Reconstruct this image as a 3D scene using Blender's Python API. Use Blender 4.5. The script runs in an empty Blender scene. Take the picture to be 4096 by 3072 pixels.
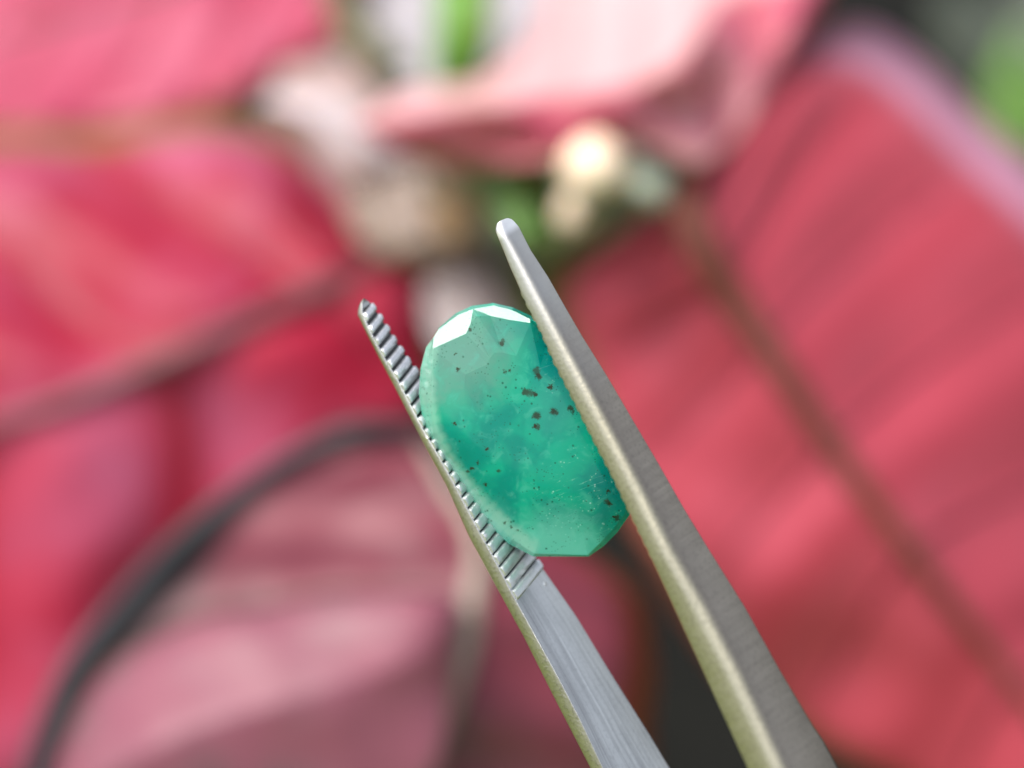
import bpy, bmesh, math, random
from mathutils import Vector, Matrix, noise
R = math.radians
random.seed(7)
scene = bpy.context.scene
COL = scene.collection
CM = 0.01

# ------------------------------------------------------------------ camera
FOCUS = 9.86                        # cm, the plane of the gemstone
FRAME_W = 4.2                       # cm of the world across the frame at 10 cm
PITCH = 30.0                        # the camera looks down into the bed
CAM_LOC = Vector((0, 0, 0.50))
cd = bpy.data.cameras.new('camera')
cam = bpy.data.objects.new('camera', cd)
COL.objects.link(cam)
cam.location = CAM_LOC
cam.rotation_euler = (R(90 - PITCH), 0, 0)
cd.sensor_width = 36.0
cd.lens = 36.0 * 10.0 / FRAME_W
cd.clip_start = 0.002
cd.clip_end = 400
cd.dof.use_dof = True
cd.dof.focus_distance = FOCUS * CM
APERTURE = 0.43                     # cm, diameter of the entrance pupil
cd.dof.aperture_fstop = cd.lens * 1e-3 / (APERTURE * CM)
scene.camera = cam
CAM_ROT = cam.rotation_euler.to_matrix()

# ------------------------------------------------------------------ sky and sun
SUN_CAM = Vector((-0.45, 0.70, 0.55)).normalized()      # towards the sun, in the camera's axes
SUN = (CAM_ROT @ SUN_CAM).normalized()
elev = math.asin(SUN.z)
azim = math.atan2(SUN.x, SUN.y)
world = bpy.data.worlds.new("World")
scene.world = world
world.use_nodes = True
wn = world.node_tree.nodes
wl = world.node_tree.links
wn.clear()
wo = wn.new('ShaderNodeOutputWorld')
wb = wn.new('ShaderNodeBackground')
sky = wn.new('ShaderNodeTexSky')
sky.sky_type = 'NISHITA'
sky.sun_disc = False
sky.sun_elevation = elev
sky.sun_rotation = azim
sky.air_density = 1.0
sky.dust_density = 3.0
sky.ozone_density = 1.0
wb.inputs['Strength'].default_value = 0.15
hsv = wn.new('ShaderNodeHueSaturation')      # thin white cloud takes most of the blue out
hsv.inputs['Saturation'].default_value = 0.35
wl.new(sky.outputs[0], hsv.inputs['Color'])
wl.new(hsv.outputs[0], wb.inputs[0])
wl.new(wb.outputs[0], wo.inputs[0])
sd = bpy.data.lights.new('sun', 'SUN')
sd.energy = 2.2
sd.angle = R(24)
sd.color = (1.0, 0.95, 0.88)
sun = bpy.data.objects.new('sun', sd)
COL.objects.link(sun)
sun.rotation_euler = (-SUN).to_track_quat('-Z', 'Y').to_euler()
sun.location = (0, 0, 3)
scene.view_settings.view_transform = 'Standard'
scene.view_settings.look = 'None'
scene.view_settings.exposure = 0.9
scene.view_settings.gamma = 1.0
scene.cycles.max_bounces = 10
scene.cycles.transmission_bounces = 8
scene.cycles.sample_clamp_indirect = 6
try:
    scene.cycles.use_denoising = True
    scene.cycles.denoiser = 'OPENIMAGEDENOISE'
except Exception:
    pass


# ------------------------------------------------------------------ helpers
def P(x, y, d):
    """photo position (in the 4096 x 3072 frame) and distance in cm -> world"""
    k = FRAME_W / 10.0 / 4096.0 * d
    c = Vector(((x - 2048) * k, (1536 - y) * k, -d)) * CM
    return CAM_LOC + CAM_ROT @ c

def Q(x, y, d):
    return P(x * 4096 / 2212, y * 4096 / 2212, d)

def world_loc(o):
    v = Vector(o.location)
    while o.parent:
        o = o.parent
        v += o.location
    return v

def link(name, me, mat=None, parent=None, origin=None, smooth=False):
    o = bpy.data.objects.new(name, me)
    COL.objects.link(o)
    if mat: me.materials.append(mat)
    if smooth:
        for p in me.polygons: p.use_smooth = True
    return o

def build(name, verts, faces, mat, parent=None, smooth=False, uvs=None, origin=None):
    """verts in world coordinates; the object's origin goes to `origin` or their centre"""
    if origin is None:
        origin = sum(verts, Vector()) / len(verts)
    me = bpy.data.meshes.new(name)
    me.from_pydata([v - origin for v in verts], [], faces)
    me.update()
    if uvs is not None:
        uvl = me.uv_layers.new(name='UVMap')
        for lp in me.loops:
            uvl.data[lp.index].uv = uvs[lp.vertex_index]
    o = link(name, me, mat, smooth=smooth)
    if parent:
        o.parent = parent
        o.location = origin - world_loc(parent)
    else:
        o.location = origin
    return o

def tag(o, label=None, cat=None, group=None, kind=None):
    if label: o['label'] = label
    if cat: o['category'] = cat
    if group: o['group'] = group
    if kind: o['kind'] = kind
    return o

def empty(name, loc):
    o = bpy.data.objects.new(name, None)
    o.empty_display_size = 0.01
    o.location = loc
    COL.objects.link(o)
    return o

def lerp(a, b, t): return a + (b - a) * t

def catmull(pts, t):
    n = len(pts) - 1
    f = max(0.0, min(0.99999, t)) * n
    i = int(f); f -= i
    p1, p2 = pts[i], pts[i + 1]
    p0 = pts[i - 1] if i > 0 else p1 * 2 - p2
    p3 = pts[i + 2] if i + 2 <= n else p2 * 2 - p1
    return 0.5 * ((2 * p1) + (p2 - p0) * f + (2 * p0 - 5 * p1 + 4 * p2 - p3) * f * f + (3 * p1 - p0 - 3 * p2 + p3) * f ** 3)

def tube(name, pts, radii, mat, parent, seg=10, n=None, flat=1.0):
    pts = [Vector(p) for p in pts]
    n = n or len(pts) * 6
    path = [catmull(pts, i / (n - 1)) for i in range(n)]
    rv = [Vector((r, 0, 0)) for r in radii]
    rr = [catmull(rv, i / (n - 1)).x for i in range(n)]
    V, F, U = [], [], []
    for i, p in enumerate(path):
        tan = (path[min(i + 1, n - 1)] - path[max(i - 1, 0)]).normalized()
        a = tan.cross(CAM_ROT @ Vector((0, 0, 1)))
        if a.length < 1e-4: a = tan.cross(Vector((1, 0, 0)))
        a.normalize()
        b = tan.cross(a).normalized()
        for k in range(seg):
            th = 2 * math.pi * k / seg
            V.append(p + (a * math.cos(th) + b * math.sin(th) * flat) * rr[i] * CM)
            U.append((k / seg, i / n))
    for i in range(n - 1):
        for k in range(seg):
            k2 = (k + 1) % seg
            F.append((i * seg + k, i * seg + k2, (i + 1) * seg + k2, (i + 1) * seg + k))
    F.append(tuple(range(seg))[::-1])
    F.append(tuple((n - 1) * seg + k for k in range(seg)))
    return build(name, V, F, mat, parent, smooth=True, uvs=U)


class NT:
    """small node helper"""
    def __init__(self, name):
        self.m = bpy.data.materials.new(name)
        self.m.use_nodes = True
        self.t = self.m.node_tree
        self.t.nodes.clear()
        self.out = self.t.nodes.new('ShaderNodeOutputMaterial')
    def n(self, typ, **kw):
        nd = self.t.nodes.new(typ)
        for k, v in kw.items():
            if k.startswith('_'):
                setattr(nd, k[1:], v)
            else:
                self.put(nd.inputs[k.replace('__', ' ')], v)
        return nd
    def put(self, sock, v):
        if isinstance(v, bpy.types.NodeSocket): self.t.links.new(v, sock)
        else: sock.default_value = v
    def math(self, op, a, b=0.0, c=0.0, clamp=False):
        nd = self.t.nodes.new('ShaderNodeMath'); nd.operation = op; nd.use_clamp = clamp
        self.put(nd.inputs[0], a); self.put(nd.inputs[1], b); self.put(nd.inputs[2], c)
        return nd.outputs[0]
    def mix(self, f, a, b, blend='MIX'):
        nd = self.t.nodes.new('ShaderNodeMix'); nd.data_type = 'RGBA'; nd.blend_type = blend
        self.put(nd.inputs[0], f); self.put(nd.inputs[6], a); self.put(nd.inputs[7], b)
        return nd.outputs[2]
    def noise(self, vec, scale, detail=3.0, rough=0.5, dist=0.0):
        nd = self.t.nodes.new('ShaderNodeTexNoise')
        self.put(nd.inputs['Vector'], vec); nd.inputs['Scale'].default_value = scale
        nd.inputs['Detail'].default_value = detail; nd.inputs['Roughness'].default_value = rough
        nd.inputs['Distortion'].default_value = dist
        return nd.outputs['Fac']
    def ramp(self, f, a, b, t0=0.0, t1=1.0):
        nd = self.t.nodes.new('ShaderNodeMapRange'); nd.interpolation_type = 'SMOOTHSTEP'
        self.put(nd.inputs[0], f); nd.inputs[1].default_value = a; nd.inputs[2].default_value = b
        nd.inputs[3].default_value = t0; nd.inputs[4].default_value = t1
        return nd.outputs[0]
    def map(self, vec, scale=(1, 1, 1), rot=(0, 0, 0), loc=(0, 0, 0)):
        nd = self.t.nodes.new('ShaderNodeMapping')
        self.put(nd.inputs[0], vec); nd.inputs['Location'].default_value = loc
        nd.inputs['Rotation'].default_value = rot; nd.inputs['Scale'].default_value = scale
        return nd.outputs[0]
    def bump(self, h, strength, dist):
        nd = self.t.nodes.new('ShaderNodeBump')
        nd.inputs['Strength'].default_value = strength; nd.inputs['Distance'].default_value = dist
        self.put(nd.inputs['Height'], h)
        return nd.outputs[0]
    def surf(self, s): self.t.links.new(s, self.out.inputs['Surface'])

def C(r, g, b): return (r, g, b, 1.0)


# ------------------------------------------------------------------ materials
def leaf_material(name, base, patch, margin, vein, margin_side=(1, 1), margin_w=0.93, spec_rough=0.42,
                  trans=0.3, mottle=0.5, nveins=7, slope=2.0, sheen=0.5, base2=None, margin2=None):
    t = NT(name)
    uv = t.n('ShaderNodeUVMap').outputs[0]
    sx = t.n('ShaderNodeSeparateXYZ', Vector=uv)
    u = t.math('SUBTRACT', t.math('MULTIPLY', sx.outputs[0], 2.0), 1.0)
    v = sx.outputs[1]
    au = t.math('ABSOLUTE', u)
    geo = t.n('ShaderNodeTexCoord').outputs['Object']
    n1 = t.noise(geo, 45, 4, 0.55, 0.4)
    n2 = t.noise(geo, 160, 3, 0.6)
    sl = slope if not isinstance(slope, tuple) else t.ramp(u, -0.01, 0.01, slope[0], slope[1])
    # veins: phase along the leaf, leaning to the tip
    ph = t.math('SUBTRACT', t.math('MULTIPLY', v, float(nveins)), t.math('MULTIPLY', au, t.math('MULTIPLY', sl, 0.5)))
    saw = t.math('ABSOLUTE', t.math('SUBTRACT', t.math('FRACT', ph), 0.5))     # 0.5 at a vein, 0 between
    veinf = t.ramp(saw, 0.30, 0.5, 0.0, 1.0)
    midf = t.ramp(au, 0.05, 0.0, 0.0, 1.0)
    patchf = t.math('MULTIPLY', t.ramp(n1, 0.42, 0.68), t.math('SUBTRACT', 1.0, veinf), clamp=True)
    b0 = t.mix(t.ramp(u, -0.05, 0.05), C(*base), C(*(base2 or base)))
    col = t.mix(t.math('MULTIPLY', patchf, mottle), b0, C(*patch))
    col = t.mix(t.math('MULTIPLY', veinf, 0.45), col, C(*vein))
    col = t.mix(midf, col, C(*vein))
    ed = t.math('ADD', au, t.math('MULTIPLY', t.math('SUBTRACT', n1, 0.5), 0.10))
    mf = t.ramp(ed, margin_w - 0.05, margin_w + 0.02)
    side = t.ramp(u, -0.1, 0.1, margin_side[0], margin_side[1])
    if margin2: col = t.mix(t.math('MULTIPLY', mf, t.ramp(u, -0.1, 0.1)), col, C(*margin2))
    col = t.mix(t.math('MULTIPLY', mf, side), col, C(*margin))
    col = t.mix(t.math('MULTIPLY', n2, 0.25), col, t.mix(0.5, col, C(base[0] * .6, base[1] * .6, base[2] * .6)))
    b = t.bump(t.math('ADD', n2, t.math('MULTIPLY', saw, -0.35)), 0.3, 0.0005)
    bs = t.n('ShaderNodeBsdfPrincipled', Base__Color=col, Roughness=spec_rough, Normal=b)
    bs.inputs['IOR'].default_value = 1.5
    bs.inputs['Coat Weight'].default_value = sheen * 0.5
    bs.inputs['Specular IOR Level'].default_value = 0.28
    bs.inputs['Coat Roughness'].default_value = 0.35
    tr = t.n('ShaderNodeBsdfTranslucent', Color=t.mix(0.35, col, C(min(1, base[0] * 1.5), base[1], base[2])), Normal=b)
    ms = t.n('ShaderNodeMixShader', Fac=trans)
    t.t.links.new(bs.outputs[0], ms.inputs[1]); t.t.links.new(tr.outputs[0], ms.inputs[2])
    t.surf(ms.outputs[0])
    return t.m

def plain_plant(name, base, other, rough=0.5, trans=0.15):
    t = NT(name)
    geo = t.n('ShaderNodeTexCoord').outputs['Object']
    n1 = t.noise(geo, 120, 4, 0.55)
    col = t.mix(t.ramp(n1, 0.35, 0.65), C(*base), C(*other))
    bs = t.n('ShaderNodeBsdfPrincipled', Base__Color=col, Roughness=rough, Normal=t.bump(n1, 0.3, 0.0004))
    bs.inputs['Subsurface Weight'].default_value = trans
    bs.inputs['Subsurface Radius'].default_value = (0.003, 0.002, 0.001)
    t.surf(bs.outputs[0])
    return t.m

def steel_material(name, base=(0.56, 0.56, 0.575), rough=0.32, brush=1.0, grain=0.5, across=False, tip_light=False, edge=None):
    t = NT(name)
    uv = t.n('ShaderNodeUVMap').outputs[0]
    geo = t.n('ShaderNodeTexCoord').outputs['Object']
    sc = (5, 190, 1) if across else (70, 2.2, 1)
    br = t.noise(t.map(uv, sc), 1.0, 5, 0.7)                      # grinding scratches
    br2 = t.noise(t.map(uv, (sc[0] * 2.6, sc[1] * 1.7, 1), loc=(3, 7, 1)), 1.0, 3, 0.6)
    gr = t.noise(geo, 7000, 3, 0.65)                              # fine blasted grain
    sp = t.noise(geo, 420, 4, 0.6)
    vor = t.n('ShaderNodeTexVoronoi', Scale=900.0); t.put(vor.inputs['Vector'], geo)
    pit = t.math('MULTIPLY', t.ramp(vor.outputs['Distance'], 0.12, 0.03), t.ramp(sp, 0.56, 0.62))
    col = t.mix(t.ramp(sp, 0.3, 0.7), C(base[0] * .9, base[1] * .9, base[2] * .9), C(*base))
    dk = (base[0] * .42, base[1] * .42, base[2] * .44)
    col = t.mix(t.math('MULTIPLY', t.ramp(br, 0.42, 0.66), 0.55 * brush), col, C(*dk))
    col = t.mix(t.math('MULTIPLY', t.ramp(br2, 0.52, 0.72), 0.4 * brush), col, C(min(1, base[0] * 1.5), min(1, base[1] * 1.5), min(1, base[2] * 1.5)))
    col = t.mix(t.math('MULTIPLY', t.ramp(gr, 0.5, 0.66), 0.5 * grain), col, C(*dk))
    if edge:      # the rounded near edge is bare metal, the outer face beyond it is dull
        ux = t.n('ShaderNodeSeparateXYZ', Vector=uv).outputs[0]
        col = t.mix(t.ramp(t.math('ADD', ux, t.math('MULTIPLY', t.math('SUBTRACT', sp, 0.5), 0.03)), 0.60, 0.42),
                    col, t.mix(t.math('MULTIPLY', t.ramp(gr, 0.45, 0.65), 0.35), C(*edge), C(edge[0] * .5, edge[1] * .5, edge[2] * .5)))
    if tip_light:      # lighter towards the tip: reflection and sunlit cap painted in
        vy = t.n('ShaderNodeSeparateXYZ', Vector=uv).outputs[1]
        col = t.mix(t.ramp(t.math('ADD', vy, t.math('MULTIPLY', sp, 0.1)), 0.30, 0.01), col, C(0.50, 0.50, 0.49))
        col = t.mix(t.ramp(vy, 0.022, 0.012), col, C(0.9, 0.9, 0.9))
    col = t.mix(pit, col, C(0.95, 0.95, 0.93))
    rg = t.math('ADD', rough, t.math('MULTIPLY', t.math('SUBTRACT', br, 0.5), 0.2))
    h = t.math('ADD', t.math('MULTIPLY', br, brush), t.math('MULTIPLY', gr, grain))
    h = t.math('ADD', h, pit)
    bs = t.n('ShaderNodeBsdfPrincipled', Base__Color=col, Roughness=rg, Metallic=1.0, Normal=t.bump(h, 0.45, 0.00004))
    t.surf(bs.outputs[0])
    return t.m

M_STEEL = steel_material('brushed_steel', (0.50, 0.51, 0.515), 0.33, 1.0, 0.35)
M_EDGE = steel_material('blasted_edge', (0.44, 0.42, 0.36), 0.32, 0.25, 0.8, across=True)
M_PATINA = steel_material('dull_outer_steel', (0.30, 0.265, 0.225), 0.38, 0.35, 0.6, across=True, tip_light=True, edge=(0.39, 0.365, 0.275))
M_TOOTH = steel_material('ground_steel', (0.80, 0.81, 0.84), 0.42, 0.35, 0.45)
M_GROOVE_SHADE = plain_plant('groove_shade', (0.012, 0.012, 0.014), (0.03, 0.03, 0.032), trans=0.0)  # near-black groove floors paint the shade between the teeth

# ------------------------------------------------------------------ the setting
def ground():
    V = [Vector((x, y, 0)) for x, y in ((-150, -150), (150, -150), (150, 150), (-150, 150))]
    t = NT('garden_soil')
    geo = t.n('ShaderNodeNewGeometry').outputs['Position']
    n1 = t.noise(geo, 9, 6, 0.6); n2 = t.noise(geo, 60, 5, 0.7)
    col = t.mix(t.ramp(n1, 0.35, 0.65), C(0.003, 0.003, 0.002), C(0.007, 0.007, 0.005))
    col = t.mix(t.ramp(n2, 0.5, 0.7), col, C(0.010, 0.010, 0.008))
    bs = t.n('ShaderNodeBsdfPrincipled', Base__Color=col, Roughness=0.95, Normal=t.bump(n2, 0.8, 0.02))
    bs.inputs['Specular IOR Level'].default_value = 0.15      # crumbly, low sheen
    t.surf(bs.outputs[0])
    o = build('ground', V, [(0, 1, 2, 3)], t.m, origin=Vector((0, 0, 0)))
    tag(o, 'dark bare garden soil behind and below the red plant', kind='structure')
    # lawn on the photographer's side: the olive light on the tweezers comes off it
    V = [Vector((x, y, 0.004)) for x, y in ((-40, -60), (40, -60), (40, 0.12), (-40, 0.12))]
    t = NT('lawn_grass')
    geo = t.n('ShaderNodeNewGeometry').outputs['Position']
    n1 = t.noise(geo, 14, 6, 0.6); n2 = t.noise(geo, 120, 4, 0.7)
    col = t.mix(t.ramp(n1, 0.35, 0.65), C(0.19, 0.26, 0.012), C(0.27, 0.34, 0.02))
    col = t.mix(t.math('MULTIPLY', n2, 0.6), col, C(0.08, 0.11, 0.02))
    bs = t.n('ShaderNodeBsdfPrincipled', Base__Color=col, Roughness=0.8, Normal=t.bump(n2, 0.8, 0.02))
    t.surf(bs.outputs[0])
    o = build('lawn', V, [(0, 1, 2, 3)], t.m, origin=Vector((0, 0, 0.004)))
    tag(o, 'sunlit yellow-green lawn on the near side of the bed', kind='structure')
ground()

# ------------------------------------------------------------------ leaves
def leaf(rows, mat, parent, rib_mat=None, name='leaf', label=None, nv=64, nu=36, puff=0.12, nveins=7, slope=2.0,
         curl=(0.0, 0.0), thick=0.05, rib=(0.10, 0.05), wavy=0.05, seed=0, veins=True, curl_from=0.75, cup=0.0, tuberib=True):
    """rows: (edge point, midrib point, other edge point), each (x, y, distance), from base to tip"""
    Ls = [Vector(r[0]) for r in rows]; Ms = [Vector(r[1]) for r in rows]; Rs = [Vector(r[2]) for r in rows]
    def surf(uu, v, lift=0.0):
        """uu in -1..1 across, v in 0..1 along; lift moves towards the camera"""
        l, m, r = catmull(Ls, v), catmull(Ms, v), catmull(Rs, v)
        e = l if uu < 0 else r
        a = abs(uu)
        p = lerp(m, e, a)
        d = p.z
        fade = min(1.0, a * 5) * min(1.0, (1 - a) * 3 + .15) * min(1.0, v * 8 + .1) * min(1.0, (1 - v) * 8 + .1)
        sl = slope if not isinstance(slope, tuple) else (slope[0] if uu < 0 else slope[1])
        ph = v * nveins - a * sl * 0.5
        saw = abs((ph % 1.0) - 0.5)                      # 0.5 on a vein
        d -= (puff if uu < 0 or not isinstance(slope, tuple) else puff * 0.55) * fade * (math.cos(saw * 2 * math.pi) * 0.5 + 0.5)
        d -= cup * (1 - a * a)
        c = curl[0] if uu < 0 else curl[1]
        if a > curl_from:
            d += c * ((a - curl_from) / (1 - curl_from)) ** 2
        d += wavy * noise.noise(Vector((p.x * .006 + seed, p.y * .006, seed * 1.7))) * 3
        edge_w = 10 * noise.noise(Vector((v * 9, seed + (3 if uu < 0 else 9), 0))) * a ** 4
        n = (e.xy - m.xy); n = n / (n.length + 1e-6)
        return Q(p.x + n.x * edge_w, p.y + n.y * edge_w, d - lift)
    V, F, U = [], [], []
    for j in range(nv + 1):
        for i in range(nu + 1):
            uu = -1 + 2 * i / nu
            V.append(surf(uu, j / nv)); U.append(((uu + 1) / 2, j / nv))
    for j in range(nv):
        for i in range(nu):
            a = j * (nu + 1) + i
            F.append((a, a + nu + 1, a + nu + 2, a + 1))
    # orient towards the camera
    pn = (V[F[0][1]] - V[F[0][0]]).cross(V[F[0][3]] - V[F[0][0]])
    mid = F[len(F) // 2]
    pn = (V[mid[1]] - V[mid[0]]).cross(V[mid[3]] - V[mid[0]])
    if pn.dot(CAM_LOC - V[mid[0]]) < 0:
        F = [f[::-1] for f in F]
    o = build(name, V, F, mat, parent, smooth=True, uvs=U)
    so = o.modifiers.new('thickness', 'SOLIDIFY'); so.thickness = thick * CM; so.offset = -1
    if label: o['label'] = label
    if rib_mat and tuberib:
        pts = [surf(0.0, v, 0.02) for v in [k / 14 for k in range(15)]]
        tube('midrib', [surf(0.0, k / 14, rib[0] * .6) for k in range(15)], [lerp(rib[0], rib[1], k / 14) for k in range(15)], rib_mat, o, flat=0.6)
    if rib_mat and veins:
        for side in (-1, 1):
            for k in range(1, nveins):
                pts = []
                for q in range(8):
                    a = 0.03 + 0.85 * q / 7
                    sl = slope if not isinstance(slope, tuple) else slope[(side + 1) // 2]
                    v = (k + 0.0 + a * sl * 0.5) / nveins
                    if v > 0.98: break
                    pts.append(surf(side * a, v, 0.0))
                if len(pts) >= 4:
                    tube('vein', pts, [lerp(0.035, 0.012, q / (len(pts) - 1)) for q in range(len(pts))], M_VEIN, o, seg=6, n=14)
    return o

RED = (0.48, 0.022, 0.060)
M_RIB = plain_plant('rib_brown', (0.10, 0.022, 0.012), (0.13, 0.03, 0.015), rough=0.8)
M_VEIN = plain_plant('vein_red', (0.26, 0.025, 0.045), (0.22, 0.02, 0.04))
M_RIBC = plain_plant('rib_beige', (0.30, 0.24, 0.20), (0.24, 0.19, 0.15))
M_RIBG = plain_plant('rib_mauve', (0.15, 0.045, 0.055), (0.10, 0.04, 0.045))
M_L1 = leaf_material('red_leaf_right', (0.50, 0.065, 0.10), (0.55, 0.10, 0.15), (0.72, 0.34, 0.50), (0.34, 0.03, 0.05), margin_side=(1, 0), margin2=(0.42, 0.14, 0.10), margin_w=0.90, spec_rough=0.5, sheen=0.25, mottle=.35)  # lavender margin paints the sky sheen on the curled edge
M_L2 = leaf_material('red_leaf_left', (0.37, 0.012, 0.042), (0.56, 0.15, 0.28), (0.26, 0.16, 0.04), (0.34, 0.010, 0.03), margin_w=0.95, margin_side=(1, .0), base2=(0.46, 0.018, 0.055), nveins=4, slope=(3.2, 0.8), mottle=.75, sheen=.15, spec_rough=.5)  # pink patches paint the sky sheen between the veins
M_L3 = leaf_material('pink_leaf_top', (0.46, 0.05, 0.11), (0.60, 0.20, 0.28), (0.34, 0.20, 0.05), (0.42, 0.04, 0.08), margin_w=0.95, nveins=5, slope=3)
M_C1 = leaf_material('mauve_leaf', (0.24, 0.045, 0.070), (0.12, 0.07, 0.075), (0.010, 0.014, 0.015), (0.10, 0.03, 0.045), margin_w=0.875, margin_side=(1, 0.0), margin2=(0.20, 0.06, 0.02), mottle=0.8, sheen=.15)
M_C2 = leaf_material('dusty_leaf', (0.30, 0.095, 0.135), (0.13, 0.10, 0.105), (0.14, 0.09, 0.08), (0.25, 0.08, 0.12), margin_w=0.93, mottle=0.8, sheen=.2)
M_D = leaf_material('pale_leaf', (0.74, 0.42, 0.43), (0.82, 0.56, 0.56), (0.70, 0.38, 0.34), (0.60, 0.20, 0.20), base2=(0.44, 0.055, 0.11), margin_w=0.98, trans=0.2, mottle=.3)  # base painted pale as the sunlit upper face, base2 rose for the under face
M_DR = leaf_material('rose_leaf', (0.60, 0.07, 0.12), (0.62, 0.16, 0.24), (0.40, 0.20, 0.14), (0.45, 0.05, 0.08), margin_w=0.96, trans=0.25)
M_PALE = plain_plant('pale_lilac', (0.56, 0.48, 0.50), (0.44, 0.34, 0.33))
M_BEIGE = plain_plant('beige_bud', (0.55, 0.42, 0.30), (0.62, 0.50, 0.38), trans=0.4)
M_PEACH = plain_plant('peach_bud', (0.85, 0.58, 0.42), (0.80, 0.66, 0.50), trans=0.4)
M_MINT = plain_plant('pale_green_bud', (0.34, 0.42, 0.32), (0.42, 0.46, 0.38), trans=0.3)
M_TAN = plain_plant('tan_bract', (0.50, 0.30, 0.14), (0.36, 0.24, 0.14))
M_GREEN = plain_plant('fresh_green', (0.09, 0.25, 0.025), (0.14, 0.30, 0.04))
M_GREEN_D = plain_plant('mid_green', (0.06, 0.17, 0.02), (0.09, 0.20, 0.03))
M_GREY_D = plain_plant('taupe_leaf', (0.20, 0.165, 0.16), (0.26, 0.22, 0.215))
M_TAUPE = plain_plant('beige_bract', (0.22, 0.165, 0.135), (0.17, 0.12, 0.09))
M_BUFF = plain_plant('buff_leaf', (0.36, 0.25, 0.235), (0.42, 0.31, 0.29))
M_OLIVE = plain_plant('olive_green', (0.11, 0.14, 0.06), (0.16, 0.17, 0.09))
M_STEM = plain_plant('olive_stem', (0.14, 0.13, 0.06), (0.10, 0.11, 0.05))
M_GREY = plain_plant('grey_leaf', (0.36, 0.33, 0.35), (0.28, 0.26, 0.27))

plant = empty('red_leaf_plant', P(2000, 1100, 26) * 1.0)
plant.location.z = 0.0
tag(plant, 'red and pink broad-leaved plant with pale buds behind the gemstone', 'plant')

# big right-hand leaf
leaf([((1505, 350, 17.1), (1468, 395, 16.8), (1385, 465, 17.4)),
      ((1600, 240, 17.2), (1500, 500, 16.6), (1262, 560, 17.4)),
      ((1690, 125, 17.5), (1560, 610, 16.6), (1195, 640, 17.4)),
      ((1870, 55, 18.0), (1650, 740, 16.6), (1225, 780, 17.4)),
      ((2105, 235, 18.2), (1790, 950, 16.6), (1300, 1000, 17.3)),
      ((2330, 460, 18.3), (1960, 1180, 16.6), (1420, 1250, 17.2)),
      ((2600, 800, 18.6), (2180, 1460, 16.8), (1640, 1540, 17.6)),
      ((2800, 1250, 18.4), (2400, 1750, 16.8), (1980, 1720, 17.4)),
      ((2650, 1960, 17.6), (2620, 1980, 17.2), (2560, 1990, 17.2))],
     M_L1, plant, M_RIB, label='large red leaf filling the right of the photo', puff=0.08, wavy=0.02, nveins=8, slope=2.6, curl=(1.6, 0.3),
     curl_from=0.80, rib=(0.15, 0.01), seed=1)
# big left leaf
leaf([((880, 525, 19.6), (900, 545, 19.2), (905, 570, 19)),
      ((775, 505, 19.6), (820, 575, 18.8), (935, 640, 18.6)),
      ((735, 400, 19.6), (700, 625, 18.4), (930, 760, 18.6)),
      ((600, 285, 19.6), (550, 690, 18.2), (930, 950, 18.5)),
      ((420, 250, 19.6), (350, 780, 18.1), (650, 1150, 18.4)),
      ((200, 280, 19.5), (150, 865, 18.0), (340, 1450, 18.2)),
      ((0, 275, 19.4), (-50, 930, 17.9), (100, 1750, 18.0)),
      ((-300, 350, 19), (-350, 1030, 17.8), (-250, 1900, 17.9)),
      ((-640, 1100, 18), (-650, 1120, 18), (-650, 1150, 18))],
     M_L2, plant, M_RIBG, label='large crimson leaf with olive margin on the left', puff=0.26, wavy=.03, nveins=4, slope=(3.2, 0.8), curl=(0.5, 0.2),
     rib=(0.11, 0.03), seed=2)
# top-left leaf, lying flatter
leaf([((790, -130, 22), (800, -90, 21.5), (775, -50, 21)),
      ((700, -300, 23), (650, -100, 21.6), (735, 70, 20.4)),
      ((500, -400, 24), (450, -60, 21.6), (575, 180, 20.0)),
      ((300, -450, 24.5), (250, 0, 21.5), (430, 256, 19.9)),
      ((0, -400, 24.5), (50, 60, 21.4), (190, 300, 19.9)),
      ((-300, -300, 24), (-150, 120, 21.4), (-20, 290, 20.0)),
      ((-500, 0, 23), (-450, 150, 21.4), (-320, 250, 20.6))],
     M_L3, plant, M_RIBG, label='pink leaf across the upper left corner', puff=0.12, nveins=5, slope=3.0, curl=(0.0, 0.3), seed=3, rib=(0.05, 0.03))
# lower leaf with dark margin
c1 = leaf([((868, 922, 16.6), (900, 930, 16.6), (930, 955, 16.6)),
      ((740, 932, 16.6), (960, 1040, 16.4), (1060, 1095, 16.6)),
      ((560, 1012, 16.6), (1030, 1170, 16.2), (1250, 1185, 16.6)),
      ((400, 1145, 16.6), (1020, 1290, 16.0), (1375, 1275, 16.6)),
      ((250, 1295, 16.6), (1000, 1400, 15.9), (1412, 1400, 16.5)),
      ((130, 1465, 16.5), (950, 1540, 15.8), (1408, 1560, 16.4)),
      ((50, 1680, 16.4), (890, 1680, 15.8), (1390, 1720, 16.4)),
      ((30, 1950, 16.2), (800, 1900, 15.8), (1300, 1950, 16.2)),
      ((500, 2250, 16), (560, 2260, 16), (620, 2250, 16))],
     M_C1, plant, M_RIBC, label='mauve leaf with a dark curved margin at the lower left', puff=0.04, wavy=.02, nveins=6, slope=1.6, curl=(-0.1, 0.4), seed=4, veins=False,
     rib=(0.03, 0.15))
M_DARKM = plain_plant('dark_margin', (0.012, 0.018, 0.022), (0.03, 0.04, 0.05), rough=0.6, trans=0.0)
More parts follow.
